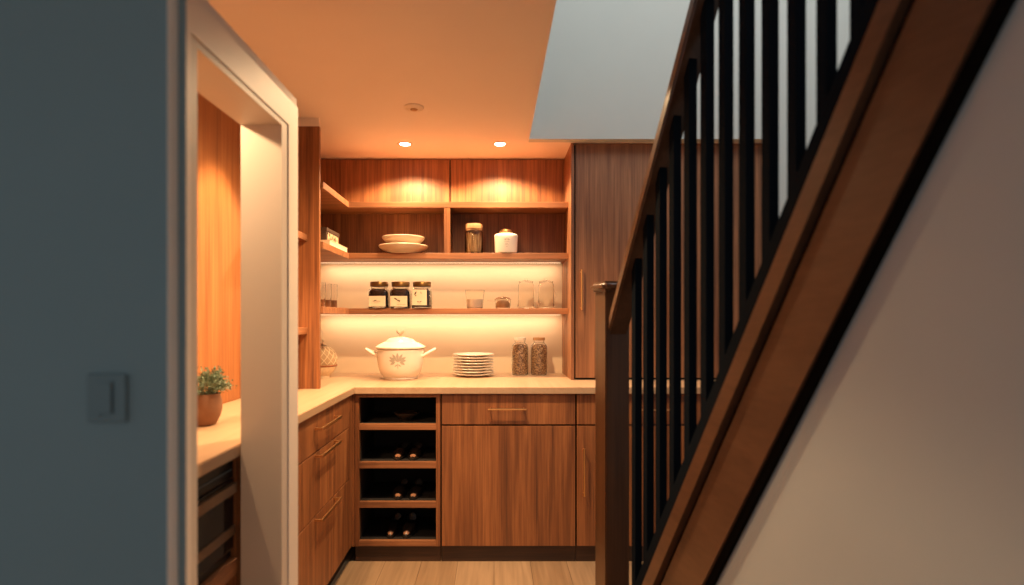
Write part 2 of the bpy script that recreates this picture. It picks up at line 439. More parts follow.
# oven
t = thing('built_in_oven', (-.9, 1.35, ZSH), 'black glass built-in oven with steel bars below the plant counter', 'oven')
oz0, oz1 = ZSH+.012, CT0-.012
MB().box(X_LEFT+.03, XF-.018, 1.104, 1.603, ZSH, oz1+.004, .002).build('body', 'black_plastic', t)
m = MB(); m.box(XF-.018, XF-.006, 1.106, 1.60, .826, oz1, .002)
v = m.build('control_panel', 'black_plastic', t)
m = MB()
m.box(XF-.006, XF-.004, 1.12, 1.59, .848, .852)
m.build('vent_slat', 'switch_dark', v)
d = MB().box(XF-.018, XF-.004, 1.106, 1.60, .625, .822, .003).build('door', 'black_glass', t)
MB().box(XF-.004, XF+.012, 1.12, 1.59, .787, .815, .003).build('handle', 'steel', d)
MB().box(XF-.005, XF+.000, 1.106, 1.60, .664, .690, .001).build('lower_trim', 'steel', d)
MB().box(XF-.018, XF-.012, 1.106, 1.60, oz0-.008, .621, .002).build('kick_strip', 'black_plastic', t)

# L-shaped worktop
m = MB()
XE = -.725; YE = Yd(193)
poly = [(X_LEFT+.001, 1.0, CT0), (XE, 1.0, CT0), (XE, YE, CT0), (1.605, YE, CT0), (1.605, Y_BACK-.001, CT0), (X_LEFT+.001, Y_BACK-.001, CT0)]
m.prism(poly, (0, 0, CT1-CT0))
bmesh.ops.recalc_face_normals(m.bm, faces=m.bm.faces)
bmesh.ops.bevel(m.bm, geom=[e for e in m.bm.edges], offset=.0025, segments=2, affect='EDGES')
o = m.build('worktop', 'counter'); tag(o, 'pale L-shaped worktop running over all the base cabinets', 'worktop')

# ------------------------------------------------------------------ upper storage
SF = 166.0; YS = Yd(SF)
def sx(px): return X(px, SF)
def sz(py): return Z(py, SF)
XR = .4475; XSL = -.875; YP = Yd(196)
YDR = Yd(157)
def lshelf(z0, z1, name, parent):
    m = MB()
    m.prism([(X_LEFT+.001, YP+.012, z0), (XSL, YP+.012, z0), (XSL, YS, z0), (XR-.001, YS, z0), (XR-.001, Y_BACK-.001, z0), (X_LEFT+.001, Y_BACK-.001, z0)], (0, 0, z1-z0))
    bmesh.ops.recalc_face_normals(m.bm, faces=m.bm.faces)
    bmesh.ops.bevel(m.bm, geom=list(m.bm.edges), offset=.0012, segments=1, affect='EDGES')
    return m
Z1t, Z1b = sz(201.8), sz(207.6)
Z2t, Z2b = sz(253), sz(258.8)
Z3t, Z3b = sz(308.3), sz(314.2)
t = thing('wall_cabinet', (-.2, Y_BACK-.2, Z2b), 'walnut upper wall unit with two flap doors over open cubbies', 'cabinet')
lshelf(Z1b, Z1t, 'shelf', t).build('shelf', 'wood_x', t)
lshelf(Z2b, Z2t, 'shelf', t).build('shelf', 'wood_x', t)
MB().box(sx(444), sx(450), YS+.001, Y_BACK-.02, Z2t, Z1b, .001).build('divider', 'wood_z', t)
m = MB(); m.box(X_LEFT+.002, XR-.001, YDR+.015, YDR+.03, Z2t, Z1b); m.build('back_panel', 'wood_z', t)
zt = CEIL-.006
DX = [(X_LEFT+.016, X(449.3, 157)), (X(450.7, 157), XR-.002)]
for a, b in DX: MB().box(a, b, YDR, YDR+.018, Z1t+.002, zt, .001).build('door', 'wood_z', t)
MB().box(X_LEFT+.03, XR-.002, YDR+.02, YDR+.03, Z1t, CEIL-.002).build('door_backing', 'gap', t)
MB().box(X_LEFT+.001, X_LEFT+.014, YP+.012, YDR, Z2t, CEIL-.01).build('end_panel', 'wood_z', t)
m = MB(); m.box(X_LEFT+.02, XR-.02, YDR+.03, YDR+.04, Z2b-.005, Z2b, .001); m.build('led_strip', 'led', t)

t = thing('floating_shelf', (-.2, Y_BACK-.15, Z3b), 'long walnut floating shelf holding jam jars and clear glassware', 'shelf')
lshelf(Z3b, Z3t, 'shelf', t).build('board', 'wood_x', t)
MB().box(X_LEFT+.02, XR-.02, YDR+.03, YDR+.04, Z3b-.005, Z3b, .001).build('led_strip', 'led', t)

# tall side panel on the left with two stub shelves
t = thing('shelf_side_panel', (-1.0, YP, CT1), 'tall walnut end panel standing on the left worktop with two small shelves', 'panel')
MB().box(X_LEFT+.001, X(320, 196), YP-.012, YP+.012, CT1, 2.254, .001).build('panel', 'wood_z', t)
for a, b in ((235, 241.3), (327.3, 334)):
    MB().box(X_LEFT+.001, X(308, 196), 2.63, YP-.013, Z(b, 196), Z(a, 196), .001).build('shelf', 'wood_y', t)
struct(MB().box(X_LEFT-.01, X(319.5, 196), YP-.0115, YP+.0115, 2.254, CEIL), 'trim_3', 'ceiling', 'plaster strip between end panel and ceiling', 'trim')

# tall cabinet on the right
ST = 172.0; YT = Yd(ST)
def tx(px): return X(px, ST)
x0 = XR; x1 = X_RW+.05
t = thing('tall_cabinet', ((x0+x1)/2, YT+.2, CT1), 'tall walnut cabinet standing on the worktop behind the railing', 'cabinet')
MB().box(XR, XR+.018, YT-.006, Y_BACK-.002, CT1, CEIL-.002, .001).build('side_panel', 'wood_tall', t)
m = MB(); m.box(XR+.018, x1, YT+.022, Y_BACK-.002, CT1, CEIL-.004); m.build('body', 'gap', t)
for (a, b, h, hb, ha) in ((575.6, 662.5, 581, 310, 270), (663.3, 779, 670, 319, 270)):
    d = MB().box(tx(a), tx(b), YT, YT+.02, CT1+.012, Z(143.6, ST), .0015).build('door', 'wood_tall', t)
    bar_handle(MB(), (tx(h), YT, Z(hb, ST)), (tx(h), YT, Z(ha, ST)), (0, -1, 0), r=.0055).build('handle', 'brass', d, True)

# ------------------------------------------------------------------ staircase
T0X, T0Y = .437, F/270
EX, EM = 131/F, 953/F
E2 = Vector((1, EX, 0)).normalized()
def S(tt, e, z): return Vector((T0X+EX*tt+E2.x*e, T0Y-tt+E2.y*e, z))
def zc(k, e):
    tt = .6; q = S(tt, e, 0); px = VX+F*q.x/q.y; y = 1271-(px-363)/k
    return EYE-(y-HY)*q.y/F-EM*tt
TMAX = 1.95
def slope_prism(mb, za, zb, e0, e1, t0=0.0, t1=TMAX):
    pts = [S(t0, e0, max(.0, za+EM*t0)), S(t0, e0, max(.0, zb+EM*t0)), S(t1, e0, zb+EM*t1), S(t1, e0, za+EM*t1)]
    if za+EM*t0 < 0:      # clip at the floor
        ta = -za/EM; pts = [S(t0, e0, max(0.001, zb+EM*t0)), S(t1, e0, zb+EM*t1), S(t1, e0, za+EM*t1), S(ta, e0, 0.001), S(t0, e0, 0)]
        if zb+EM*t0 <= 0.001: 
            tb = -zb/EM; pts = [S(tb, e0, 0.0), S(t1, e0, zb+EM*t1), S(t1, e0, za+EM*t1), S(ta, e0, 0.0)]
    return mb.prism(pts, E2*(e1-e0))
t = thing('staircase', S(0, 0, 0), 'steep wooden staircase with square newel post, brown handrail and dark balusters', 'staircase')
ks = [.4063, .4225, .4344, .494, .509]
cA = zc(ks[0], -.035); cB = zc(ks[1], -.035)
cap = slope_prism(MB(), cB, cA, -.035, .03, .05).build('stringer_cap', 'stair_wood', t)
c2, c3 = zc(ks[2], -.02), zc(ks[3], -.02)
cB2 = cB
strg = slope_prism(MB(), c3, c2, -.02, .02, .05).build('stringer', 'stair_wood', t)
slope_prism(MB(), c2, cB2, -.012, .02, .05).build('cap_shade_strip', 'stair_dark', strg)  # dark strip stands in for the shadow under the cap
c4 = zc(ks[4], -.012)
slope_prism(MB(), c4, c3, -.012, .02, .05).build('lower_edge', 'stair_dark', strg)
cS = zc(.3955, -.012)
slope_prism(MB(), cA-.005, cS, -.013, .013, .05).build('shoe_rail', 'baluster', t)
# handrail
RW = .038
rT, rL, rB = zc(.2567, -RW), zc(.2618, -RW), zc(.2824, RW)
m = MB(); t0, t1 = .045, TMAX
sec = [(-RW, rL), (-RW, rT), (RW, rT), (RW, rB)]
lo = [m.bm.verts.new(S(t0, e, z+EM*t0)) for e, z in sec]; hi = [m.bm.verts.new(S(t1, e, z+EM*t1)) for e, z in sec]
m.bm.faces.new(lo); m.bm.faces.new(list(reversed(hi)))
for i in range(4): m.bm.faces.new((lo[i], lo[(i+1) % 4], hi[(i+1) % 4], hi[i]))
bmesh.ops.recalc_face_normals(m.bm, faces=m.bm.faces)
bmesh.ops.bevel(m.bm, geom=list(m.bm.edges), offset=.006, segments=3, affect='EDGES')
m.build('handrail', 'rail_wood', t, True)
# balusters
for k in range(17):
    tt = .188+.0772*k; h = .0125; d = .0125
    m = MB(); base = []
    q = []
    for (a, b) in ((-d, -h), (d, -h), (d, h), (-d, h)):
        q.append((tt+a, b))
    lo = [m.bm.verts.new(S(a, b, cS-.01+EM*a)) for a, b in q]; hi = [m.bm.verts.new(S(a, b, (rL+rB)/2+.012+EM*a)) for a, b in q]
    m.bm.faces.new(list(reversed(lo))); m.bm.faces.new(hi)
    for i in range(4): m.bm.faces.new((lo[i], lo[(i+1) % 4], hi[(i+1) % 4], hi[i]))
    m.build('baluster', 'baluster', t)
# newel post
hw = .047
m = MB(); m.prism([S(-hw, -hw, 0), S(hw, -hw, 0), S(hw, hw, 0), S(-hw, hw, 0)], (0, 0, 1.377))
bmesh.ops.recalc_face_normals(m.bm, faces=m.bm.faces)
bmesh.ops.bevel(m.bm, geom=list(m.bm.edges), offset=.004, segments=2, affect='EDGES')
nwl = m.build('newel_post', 'newel_wood', t)
m = MB(); h2 = hw+.016
m.prism([S(-h2, -h2, 1.377), S(h2, -h2, 1.377), S(h2, h2, 1.377), S(-h2, h2, 1.377)], (0, 0, .036))
bmesh.ops.recalc_face_normals(m.bm, faces=m.bm.faces)
bmesh.ops.bevel(m.bm, geom=list(m.bm.edges), offset=.012, segments=3, affect='EDGES')
m.build('cap', 'newel_wood', nwl, True)
for i in range(1, 16):
    zt_ = .2*i; tt = (zt_-cB)/EM+.012
    m = MB(); m.prism([S(tt, .021, zt_-.03), S(tt+.17, .021, zt_-.03), S(tt+.17, .8, zt_-.03), S(tt, .8, zt_-.03)], (0, 0, .028))
    m.build('tread', 'stair_wood', t)
slope_prism(MB(), c3, c2, .8, .84, .05).build('stringer', 'stair_wood', t)
# spandrel wall beneath the stringer
ta = -c4/EM
m = MB(); te = 2.6
m.prism([S(ta, 0.0, 0), S(te, 0.0, 0), S(te, 0.0, c4+EM*te), ], E2*.06)
struct(m, 'wall_stair', 'stair_wall', 'warm grey triangular wall under the stair stringer', 'wall')

# ------------------------------------------------------------------ ceiling fittings
def downlight(loc, label):
    t = thing('downlight', loc, label, 'ceiling light', 'recessed ceiling downlights')
    MB().lathe([(.030, -.001), (.040, -.004), (.045, -.003), (.047, 0)], loc, 32).build('trim_ring', 'white_plastic', t, True)
    MB().lathe([(0, -.0025), (.030, -.0025)], loc, 32).build('lens', 'lens', t)
    return t
SL = 174/1.017
L1 = (X(405, SL), Yd(SL), CEIL); L2 = (X(500, SL), Yd(SL), CEIL)
dl = downlight(L1, 'lit round downlight in the ceiling above the stacked bowls')
dup(dl, L2, 'lit round downlight in the ceiling nearest the stairwell opening')
s3 = 211/1.017
dl3 = (X(414, s3), Yd(s3), CEIL)
t = thing('smoke_detector', dl3, 'small round white smoke detector on the ceiling, not lit', 'smoke detector')
MB().lathe([(.0, -.012), (.02, -.012), (.042, -.009), (.047, -.004), (.047, 0), (0, 0)], dl3, 32).build('housing', 'white_plastic', t, True)
MB().lathe([(.0, -.016), (.014, -.016), (.018, -.0125), (.018, -.011), (0, -.011)], dl3, 24).build('sensor', 'cork', t, True)

# ------------------------------------------------------------------ lights
WARM = (1.0, .67, .36); WARM2 = (1.0, .73, .48)
def spot(name, loc, tgt, e, ang, blend=.6, col=WARM, rad=.03):
    l = bpy.data.lights.new(name, 'SPOT'); l.energy = e; l.color = col; l.spot_size = math.radians(ang); l.spot_blend = blend; l.shadow_soft_size = rad
    o = bpy.data.objects.new(name, l); COL.objects.link(o); o.location = loc
    o.rotation_euler = (Vector(tgt)-Vector(loc)).to_track_quat('-Z', 'Y').to_euler(); return o
def area(name, loc, tgt, e, sx_, sy_, col, spread=None):
    l = bpy.data.lights.new(name, 'AREA'); l.shape = 'RECTANGLE'; l.size = sx_; l.size_y = sy_; l.energy = e; l.color = col
    if spread: l.spread = math.radians(spread)
    o = bpy.data.objects.new(name, l); COL.objects.link(o); o.location = loc
    o.rotation_euler = (Vector(tgt)-Vector(loc)).to_track_quat('-Z', 'Y').to_euler(); return o
for L in (L1, L2):
    spot('downlight_beam', (L[0], L[1], L[2]-.012), (L[0], L[1]+.06, 0), 56, 140, .35)
xm = (X_LEFT+XR)/2; ln = XR-X_LEFT-.06
for zz in (Z2b, Z3b):
    area('led_glow', (xm, YDR+.035, zz-.008), (xm, YDR+.075, zz-.2), 2.0, ln, .012, WARM2)
spot('niche_lamp', (-.86, 2.30, CEIL-.02), (-.92, 2.28, 0), 58, 72, .35)
spot('room_fill', (-.2, 2.3, CEIL-.02), (-.35, 2.3, 0), 100, 150, .8)  # added fill spot without a fitting, brightens floor and drawers
spot('doorway_lamp', (-1.03, 1.40, 2.0), (-.72, 1.5, .9), 31, 130, .5)
area('stairwell_daylight', (1.3, 1.5, 4.5), (1.1, 3.2, 2.6), 31, 1.6, 1.6, (.97, 1.0, .98))
wd = bpy.data.worlds.new('dim_evening'); SC.world = wd; wd.use_nodes = True
bg = wd.node_tree.nodes['Background']; bg.inputs['Color'].default_value = (.80, .92, .97, 1); bg.inputs['Strength'].default_value = .225

# ------------------------------------------------------------------ things on the shelves and worktop
def place(px, s, z): return Vector((X(px, s), Yd(s), z))
EPS = .0006
def shell(r, h, th, foot=.004, flare=0.0):
    return [(0, 0), (r*.94, 0), (r, foot), (r+flare, h), (r+flare-th*.5, h+th*.4), (r+flare-th, h), (r-th, foot+th), (r*.9-th, th), (0, th)]

# stack of plates
PL = place(473.5, 161, CT1+EPS)
NPL = 8
def plate_label(i):
    return ['bottom plate of the cream plate stack on the worktop', 'second plate from the bottom of the cream stack on the worktop',
            'third plate from the bottom of the cream stack on the worktop', 'fourth plate from the bottom of the cream stack on the worktop',
            'fourth plate from the top of the cream stack on the worktop', 'third plate from the top of the cream stack on the worktop',
            'second plate from the top of the cream stack on the worktop', 'topmost plate of the cream stack on the worktop'][i]
m = MB().lathe([(0, .0), (.066, 0), (.070, -.0), (.075, .0035), (.092, .0065), (.124, .0150), (.1275, .0172), (.1262, .0186), (.122, .0178), (.090, .0098), (.074, .0066), (0, .0060)], PL, 48)
pl0 = m.build('dinner_plate', 'ceramic', None, True, origin=PL)
tag(pl0, plate_label(0), 'plate', 'stacked plates on the worktop')
for i in range(1, NPL):
    dup(pl0, PL+Vector((random.uniform(-.003, .003), random.uniform(-.003, .003), .0172*i)), plate_label(i), random.uniform(0, 6))

# lidded casserole
P0 = place(400.5, 168, CT1+EPS)
t = thing('casserole_dish', P0, 'cream lidded casserole with two side handles and grey leaf motif', 'casserole')
body = [(0, 0), (.098, 0), (.102, .006), (.100, .012), (.118, .034), (.131, .07), (.137, .11), (.139, .15), (.139, .176), (.133, .177), (.131, .15), (.125, .08), (.1, .03), (0, .02)]
b = MB().lathe(body, P0, 56).build('body', 'ceramic', t, True)
lid = [(.0, .182), (.142, .180), (.1475, .184), (.147, .190), (.138, .195), (.118, .208), (.098, .216), (.090, .219), (.086, .225), (.070, .236), (.04, .245), (.014, .248), (0, .248)]
l = MB().lathe(lid, P0, 56).build('lid', 'ceramic', t, True)
m = MB().lathe([(0, .246), (.010, .246), (.0075, .254), (.0075, .262), (.010, .266), (0, .268)], P0, 16)
for sgn in (-1, 1):
    m.tube([P0+Vector((sgn*.002, 0, .262)), P0+Vector((sgn*.010, 0, .272)), P0+Vector((sgn*.019, 0, .281)), P0+Vector((sgn*.024, 0, .282))], [.006, .0085, .0085, .005], 10)
m.build('knob', 'ceramic_trim', l, True)
for sgn in (-1, 1):
    pts = []
    for k in range(13):
        a = PI*k/12
        pts.append(P0+Vector((sgn*(.128+.076*math.sin(a)), -.034*math.cos(a), .132+.042*math.sin(a))))
    MB().tube(pts, .0085, 10).build('handle', 'ceramic', t, True)
# leaf motif following the body
def body_r(z):
    for (r0, z0), (r1, z1) in zip(body, body[1:9]):
        if z0 <= z <= z1 and z1 > z0: return r0+(r1-r0)*(z-z0)/(z1-z0)
    return .139
def on_body(u, z): 
    r = body_r(z)+.0008; a = -PI/2+(u+.009)/.137; return P0+Vector((r*math.cos(a), r*math.sin(a), z))
m = MB()
def leaf_on(fn, u0, z0, ang, L_, W_):
    d = (math.cos(ang), math.sin(ang)); n = (-d[1], d[0]); pts = []
    for (f, w_) in ((0, 0), (.25, .75), (.5, 1), (.75, .7), (1, 0), (.75, -.7), (.5, -1), (.25, -.75)):
        pts.append(fn(u0+d[0]*L_*f+n[0]*W_*w_*.5, z0+d[1]*L_*f+n[1]*W_*w_*.5))
    vs = [m.bm.verts.new(p) for p in pts]; m.bm.faces.new(vs)
for a in (90, 60, 120, 30, 150, 5, 175, -30, 210):
    leaf_on(on_body, -.004+.014*math.cos(math.radians(a)), .112+.006*math.sin(math.radians(a)), math.radians(a), .042 if 20 < a < 160 else .036, .016)
for a in (75, 105, 45, 135): leaf_on(on_body, -.002, .108, math.radians(a), .022, .010)
leaf_on(on_body, -.002, .104, math.radians(-90), .04, .005)
leaf_on(on_body, .0, .094, math.radians(-40), .022, .008); leaf_on(on_body, -.004, .094, math.radians(-140), .022, .008)
m.build('leaf_motif', 'motif', b, recalc=False)

# jars of seeds on the worktop
P0 = place(520, 158, CT1+EPS)
def seed_jar(P0, lidmat, label):
    t = thing('seed_jar', P0, label, 'jar', 'seed jars on the worktop')
    MB().lathe([(0, 0), (.046, 0), (.051, .006), (.052, .02), (.052, .172), (.047, .190), (.033, .203), (.033, .218), (.0305, .218), (.0305, .202), (.044, .188), (.0495, .170), (.0495, .02), (.045, .006), (0, .005)], P0, 36).build('jar', 'glass', t, True)
    MB().lathe([(0, .007), (.045, .008), (.0488, .02), (.0488, .168), (.042, .186), (.02, .192), (0, .194)], P0, 36).build('seeds', 'beans', t, True)
    MB().lathe([(0, .2185), (.036, .2185), (.038, .221), (.038, .234), (.035, .237), (0, .237)], P0, 30).build('lid', lidmat, t, True)
    return t
seed_jar(P0, 'ceramic', 'clear jar of mixed seeds with pale lid, nearer the plate stack')
seed_jar(place(539, 158, CT1+EPS), 'cork', 'clear jar of mixed seeds with brown lid, nearer the tall cabinet')

# lidded woven basket in the corner
P0 = place(321.5, 165, CT1+EPS)
t = thing('lidded_basket', P0, 'round pale woven basket with domed lid in the worktop corner', 'basket')
def rb(z): return .093*math.sqrt(max(0.0, 1-((z-.098)/.100)**2))
low = [(0, .0), (.05, 0)]+[(max(.05, rb(z)), z) for z in (.012, .03, .05, .066)]
MB().lathe(low+[(rb(.066)-.006, .066), (.05, .012), (0, .008)], P0, 36).build('bowl', 'wicker', t, True)
MB().lathe([(rb(.066), .0665), (rb(.066)+.0035, .069), (rb(.074)+.0035, .074), (rb(.074), .077), (rb(.07)-.006, .072)], P0, 36).build('rim_band', 'wicker_band', t, True)
dome = [(rb(z), z) for z in (.0775, .10, .125, .15, .17, .185, .195)]+[(.012, .1985), (0, .1985)]
ld = MB().lathe([(0, .078)]+dome, P0, 36).build('lid', 'wicker_dark', t, True)
m = MB()
for k in range(14):
    for sg in (1, -1):
        pts = []
        for i in range(9):
            z = .082+.108*i/8; a = 2*PI*k/14+sg*i*.13; r = rb(z)+.0006
            pts.append(P0+Vector((r*math.cos(a), r*math.sin(a), z)))
        m.tube(pts, .0017, 5)
m.build('lattice', 'wicker', ld, True)
MB().tube([P0+Vector((.011*math.cos(a*PI/8), 0, .213+.012*math.sin(a*PI/8))) for a in range(16)], .0035, 7, True).build('knob', 'wicker', ld, True)

# jam jars
JZ = Z3t+EPS
def jam_jar(px, label, tall):
    P0 = place(px, 164, JZ)
    t = thing('jam_jar', P0, label, 'jar', 'jam jars on the floating shelf')
    q = 6
    MB().lathe([(0, 0), (.055, 0), (.0585, .005), (.0585, .104), (.055, .113), (.045, .120), (.044, .130), (.042, .130), (.043, .119), (.053, .111), (.0562, .103), (.0562, .006), (0, .004)], P0, 40, q).build('jar', 'glass', t, True)
    MB().lathe([(0, .005), (.054, .006), (.0555, .01), (.0555, .100), (.052, .108), (.041, .116), (0, .117)], P0, 40, q).build('jam', 'jam', t, True)
    MB().lathe([(0, .1305), (.051, .1305), (.0545, .132), (.055, .157), (.053, .160), (0, .160)], P0, 40).build('lid', 'gold_lid', t, True)
    z0, z1, xa, xb = (.018, .112, -.052, .036) if tall else (.010, .073, -.0525, .049)
    yf = P0.y-.0592
    lb = MB().box(P0.x+xa, P0.x+xb, yf-.0006, yf+.0006, P0.z+z0, P0.z+z1).build('label', 'label', t)
    m = MB(); c = P0.x+(xa+xb)/2; zc_ = P0.z+(z0+z1)/2
    def fl(u, z): return Vector((u, yf-.0012, z))
    def lf(u, z, ang, L_, W_):
        d = (math.cos(ang), math.sin(ang)); n = (-d[1], d[0])
        m.bm.faces.new([m.bm.verts.new(fl(u+d[0]*L_*f+n[0]*W_*w_, z+d[1]*L_*f+n[1]*W_*w_)) for f, w_ in ((0, 0), (.3, .5), (.7, .45), (1, 0), (.7, -.45), (.3, -.5))])
    if tall == 1:
        lf(c-.03, zc_+.012, 1.1, .028, .009); lf(c-.026, zc_+.006, .8, .012, .006); lf(c-.002, zc_-.030, .4, .018, .006); lf(c-.002, zc_-.030, 2.7, .014, .006); m.box(c-.012, c+.012, yf-.0014, yf-.001, zc_-.040, zc_-.0388); lf(c+.012, zc_+.02, 1.9, .014, .004)
    elif label.startswith('middle'):
        lf(c-.03, zc_+.022, -.6, .03, .008); lf(c-.012, zc_+.006, -.2, .022, .008); lf(c+.0, zc_-.004, .9, .014, .006)
        m.box(c-.012, c+.04, yf-.0014, yf-.001, P0.z+z0+.012, P0.z+z0+.0135)
    else:
        m.box(c-.026, c+.02, yf-.0014, yf-.001, zc_-.001, zc_+.0015); lf(c-.02, zc_+.003, .2, .02, .005); m.box(c-.018, c+.014, yf-.0014, yf-.001, zc_-.010, zc_-.0088)
    m.build('label_print', 'ink', lb, recalc=False)
jam_jar(379.3, 'leftmost dark jam jar on the floating shelf, low cream label', 0)
jam_jar(400.7, 'middle dark jam jar of the three, low label with leaf sprig', 0)
jam_jar(422.0, 'rightmost jam jar of the three, with a tall cream label', 1)

# slim glasses in the corner of the floating shelf
G0 = None
for px, s_, lab in ((322, 184, 'slim glass with amber base, beside the tall end panel'), (328, 179, 'middle slim amber-based glass on the left shelf corner'), (334, 175, 'slim glass with amber base, nearest the jam jars')):
    P0 = place(px, s_, JZ)
    if G0 is None:
        t = thing('drinking_glass', P0, lab, 'glass', 'slim glasses on the shelf corner')
        MB().lathe(shell(.0175, .132, .0016, .004, .002), P0, 24).build('glass', 'glass', t, True)
        MB().lathe([(0, .003), (.0148, .004), (.0156, .008), (.0158, .042), (0, .042)], P0, 24).build('drink', 'amber', t, True)
        G0 = t
    else: dup(G0, P0, lab)

# clear glassware on the right of the floating shelf
P0 = place(474.8, 162, JZ)
t = thing('glass_tumbler', P0, 'wide clear tumbler half full of white filling on the shelf', 'tumbler')
MB().lathe(shell(.049, .112, .0022, .005, .011), P0, 36).build('tumbler', 'glass_warm', t, True)
MB().lathe([(0, .004), (.044, .005), (.0462, .010), (.0505, .056), (0, .056)], P0, 36).build('filling', 'milk', t, True)
P0 = place(502.8, 162, JZ)
t = thing('small_glass_pot', P0, 'small lidded glass pot with brown contents beside the tumbler', 'pot')
MB().lathe(shell(.046, .05, .0024, .008, .004), P0, 36).build('pot', 'glass_warm', t, True)
MB().lathe([(0, .004), (.040, .006), (.0425, .012), (.043, .028), (.034, .044), (.015, .050), (0, .051)], P0, 36).build('contents', 'cork', t, True)
ld = MB().lathe([(.0515, .0525), (.053, .055), (.044, .064), (.022, .072), (0, .0735), (0, .0715), (.022, .070), (.043, .062), (.050, .0535)], P0, 36).build('lid', 'glass_warm', t, True)
MB().lathe([(0, .073), (.005, .0735), (.009, .080), (.007, .086), (0, .087)], P0, 16).build('knob', 'glass_warm', ld, True)
MB().tube([P0+Vector((-.05, 0, .042)), P0+Vector((-.075, 0, .046)), P0+Vector((-.098, 0, .046))], .0035, 8).build('handle', 'glass_warm', t, True)
def canister(px, label, handle):
    P0 = place(px, 162, JZ)
    t = thing('glass_canister', P0, label, 'canister', 'glass canisters on the floating shelf')
    MB().lathe([(0, 0), (.046, 0), (.052, .004), (.052, .022), (.049, .027), (.049, .135), (.046, .150), (.040, .160), (.0375, .160), (.0435, .148), (.0465, .134), (.0465, .03), (.046, .012), (0, .010)], P0, 36).build('canister', 'glass_warm', t, True)
    ld = MB().lathe([(.0, .1606), (.043, .1606), (.045, .163), (.043, .168), (.02, .173), (0, .174)], P0, 30).build('lid', 'glass_warm', t, True)
    MB().lathe([(0, .1735), (.007, .174), (.012, .181), (.009, .187), (0, .188)], P0, 20).build('knob', 'glass_warm', ld, True)
    if handle:
        MB().tube([P0+Vector((.047+.02*math.sin(PI*k/10), 0, .045+.075*k/10)) for k in range(11)], .0045, 8).build('handle', 'glass_warm', t, True)
canister(526, 'tall lidded glass canister without handle on the floating shelf', False)
canister(546, 'tall lidded glass canister with side handle, beside the tall cabinet', True)

# open cubbies of the wall unit
UZ = Z2t+EPS
P0 = place(403.5, 163, UZ)
b = MB().lathe([(0, 0), (.085, 0), (.09, .004), (.118, .018), (.146, .038), (.151, .047), (.148, .050), (.141, .0490), (.112, .0485), (0, .0485)], P0, 48).build('serving_bowl', 'stoneware', None, True, origin=P0)
tag(b, 'wide shallow stoneware bowl underneath, left cubby of the wall unit', 'bowl', 'stacked stoneware bowls')
P1 = P0+Vector((0, 0, .0505))
P1.x += .0
b = MB().lathe([(0, 0), (.082, 0), (.086, .004), (.106, .018), (.126, .040), (.130, .049), (.128, .052), (.121, .049), (.09, .016), (0, .012)], P1, 48).build('serving_bowl', 'stoneware', None, True, origin=P1)
tag(b, 'smaller stoneware bowl resting on top of the wider shallow bowl', 'bowl', 'stacked stoneware bowls')

P0 = place(474, 163, UZ)
t = thing('storage_jar', P0, 'glass jar of dried pasta with a wooden lid, upper right cubby', 'jar')
MB().lathe([(0, 0), (.05, 0), (.0545, .006), (.0545, .132), (.050, .141), (.0475, .141), (.0515, .130), (.0515, .008), (0, .005)], P0, 36).build('jar', 'glass', t, True)
m = MB()
for k in range(46):
    a = random.uniform(0, 2*PI); r = .0465*math.sqrt(random.random()); a2 = a+random.uniform(-.35, .35); h = random.uniform(.105, .132)
    m.tube([P0+Vector((r*math.cos(a), r*math.sin(a), .007)), P0+Vector((r*math.cos(a2), r*math.sin(a2), h))], .0036, 6)
tag(m.build('pasta', 'pasta', t, True), kind='stuff')
MB().lathe([(0, .1415), (.049, .1415), (.049, .148), (.053, .152), (.0545, .176), (.052, .181), (0, .182)], P0, 36).build('lid', 'cork', t, True)

P0 = place(506, 163, UZ)
t = thing('ceramic_jar', P0, 'white ceramic jar with stepped gold lid and small printed emblem', 'jar')
b = MB().lathe([(0, .0), (.058, 0), (.066, .005), (.0685, .014), (.0715, .096), (.073, .108), (.068, .117), (.05, .123), (0, .123)], P0, 44, 2.6).build('body', 'ceramic', t, True)
MB().lathe([(0, .1235), (.041, .1235), (.043, .126), (.043, .134), (.036, .137), (.034, .139), (.034, .145), (.030, .149), (0, .150)], P0, 36).build('lid', 'brass', t, True)
m = MB()
def on_jar(u, z): return P0+Vector((u, -.0735+u*u*1.2-.0012+(.096-z)*.03, z))
for a in (90, 50, 130, 20, 160): leaf_on(on_jar, .004+.004*math.cos(math.radians(a)), .076, math.radians(a), .017, .006)
for z_, w_ in ((.066, .030), (.054, .022), (.046, .026), (.036, .014)):
    for k in range(int(w_/.006)):
        u = .004-w_/2+k*.006
        m.bm.faces.new([m.bm.verts.new(on_jar(u+du, z_+dz)) for du, dz in ((0, 0), (.004, 0), (.004, .003), (0, .003))])
m.build('printed_emblem', 'motif', b, recalc=False)

# book and patterned box on the left arm of the shelf
bk = thing('book', (-.965, 3.2, UZ), 'pale closed book lying flat in the left shelf corner', 'book')
MB().box(-1.05, -.885, 3.02, 3.375, UZ+.002, UZ+.027, .001).build('pages', 'label', bk)
m = MB(); m.box(-1.054, -.882, 3.018, 3.378, UZ, UZ+.0025); m.build('lower_cover', 'label', bk)
MB().box(-1.054, -.882, 3.018, 3.378, UZ+.0267, UZ+.0292).build('upper_cover', 'label', bk)
t = thing('patterned_box', (-.97, 3.15, UZ+.03), 'small brown patterned box standing on the pale book', 'box')
b = MB().box(-1.04, -.915, 3.06, 3.30, UZ+.0296, UZ+.083, .002).build('body', 'dark_box', t)
MB().box(-1.043, -.912, 3.057, 3.303, UZ+.0832, UZ+.104, .002).build('lid', 'dark_box', t)
MB().box(-.9148, -.9125, 3.075, 3.285, UZ+.034, UZ+.079).build('patterned_panel', 'pattern', b)

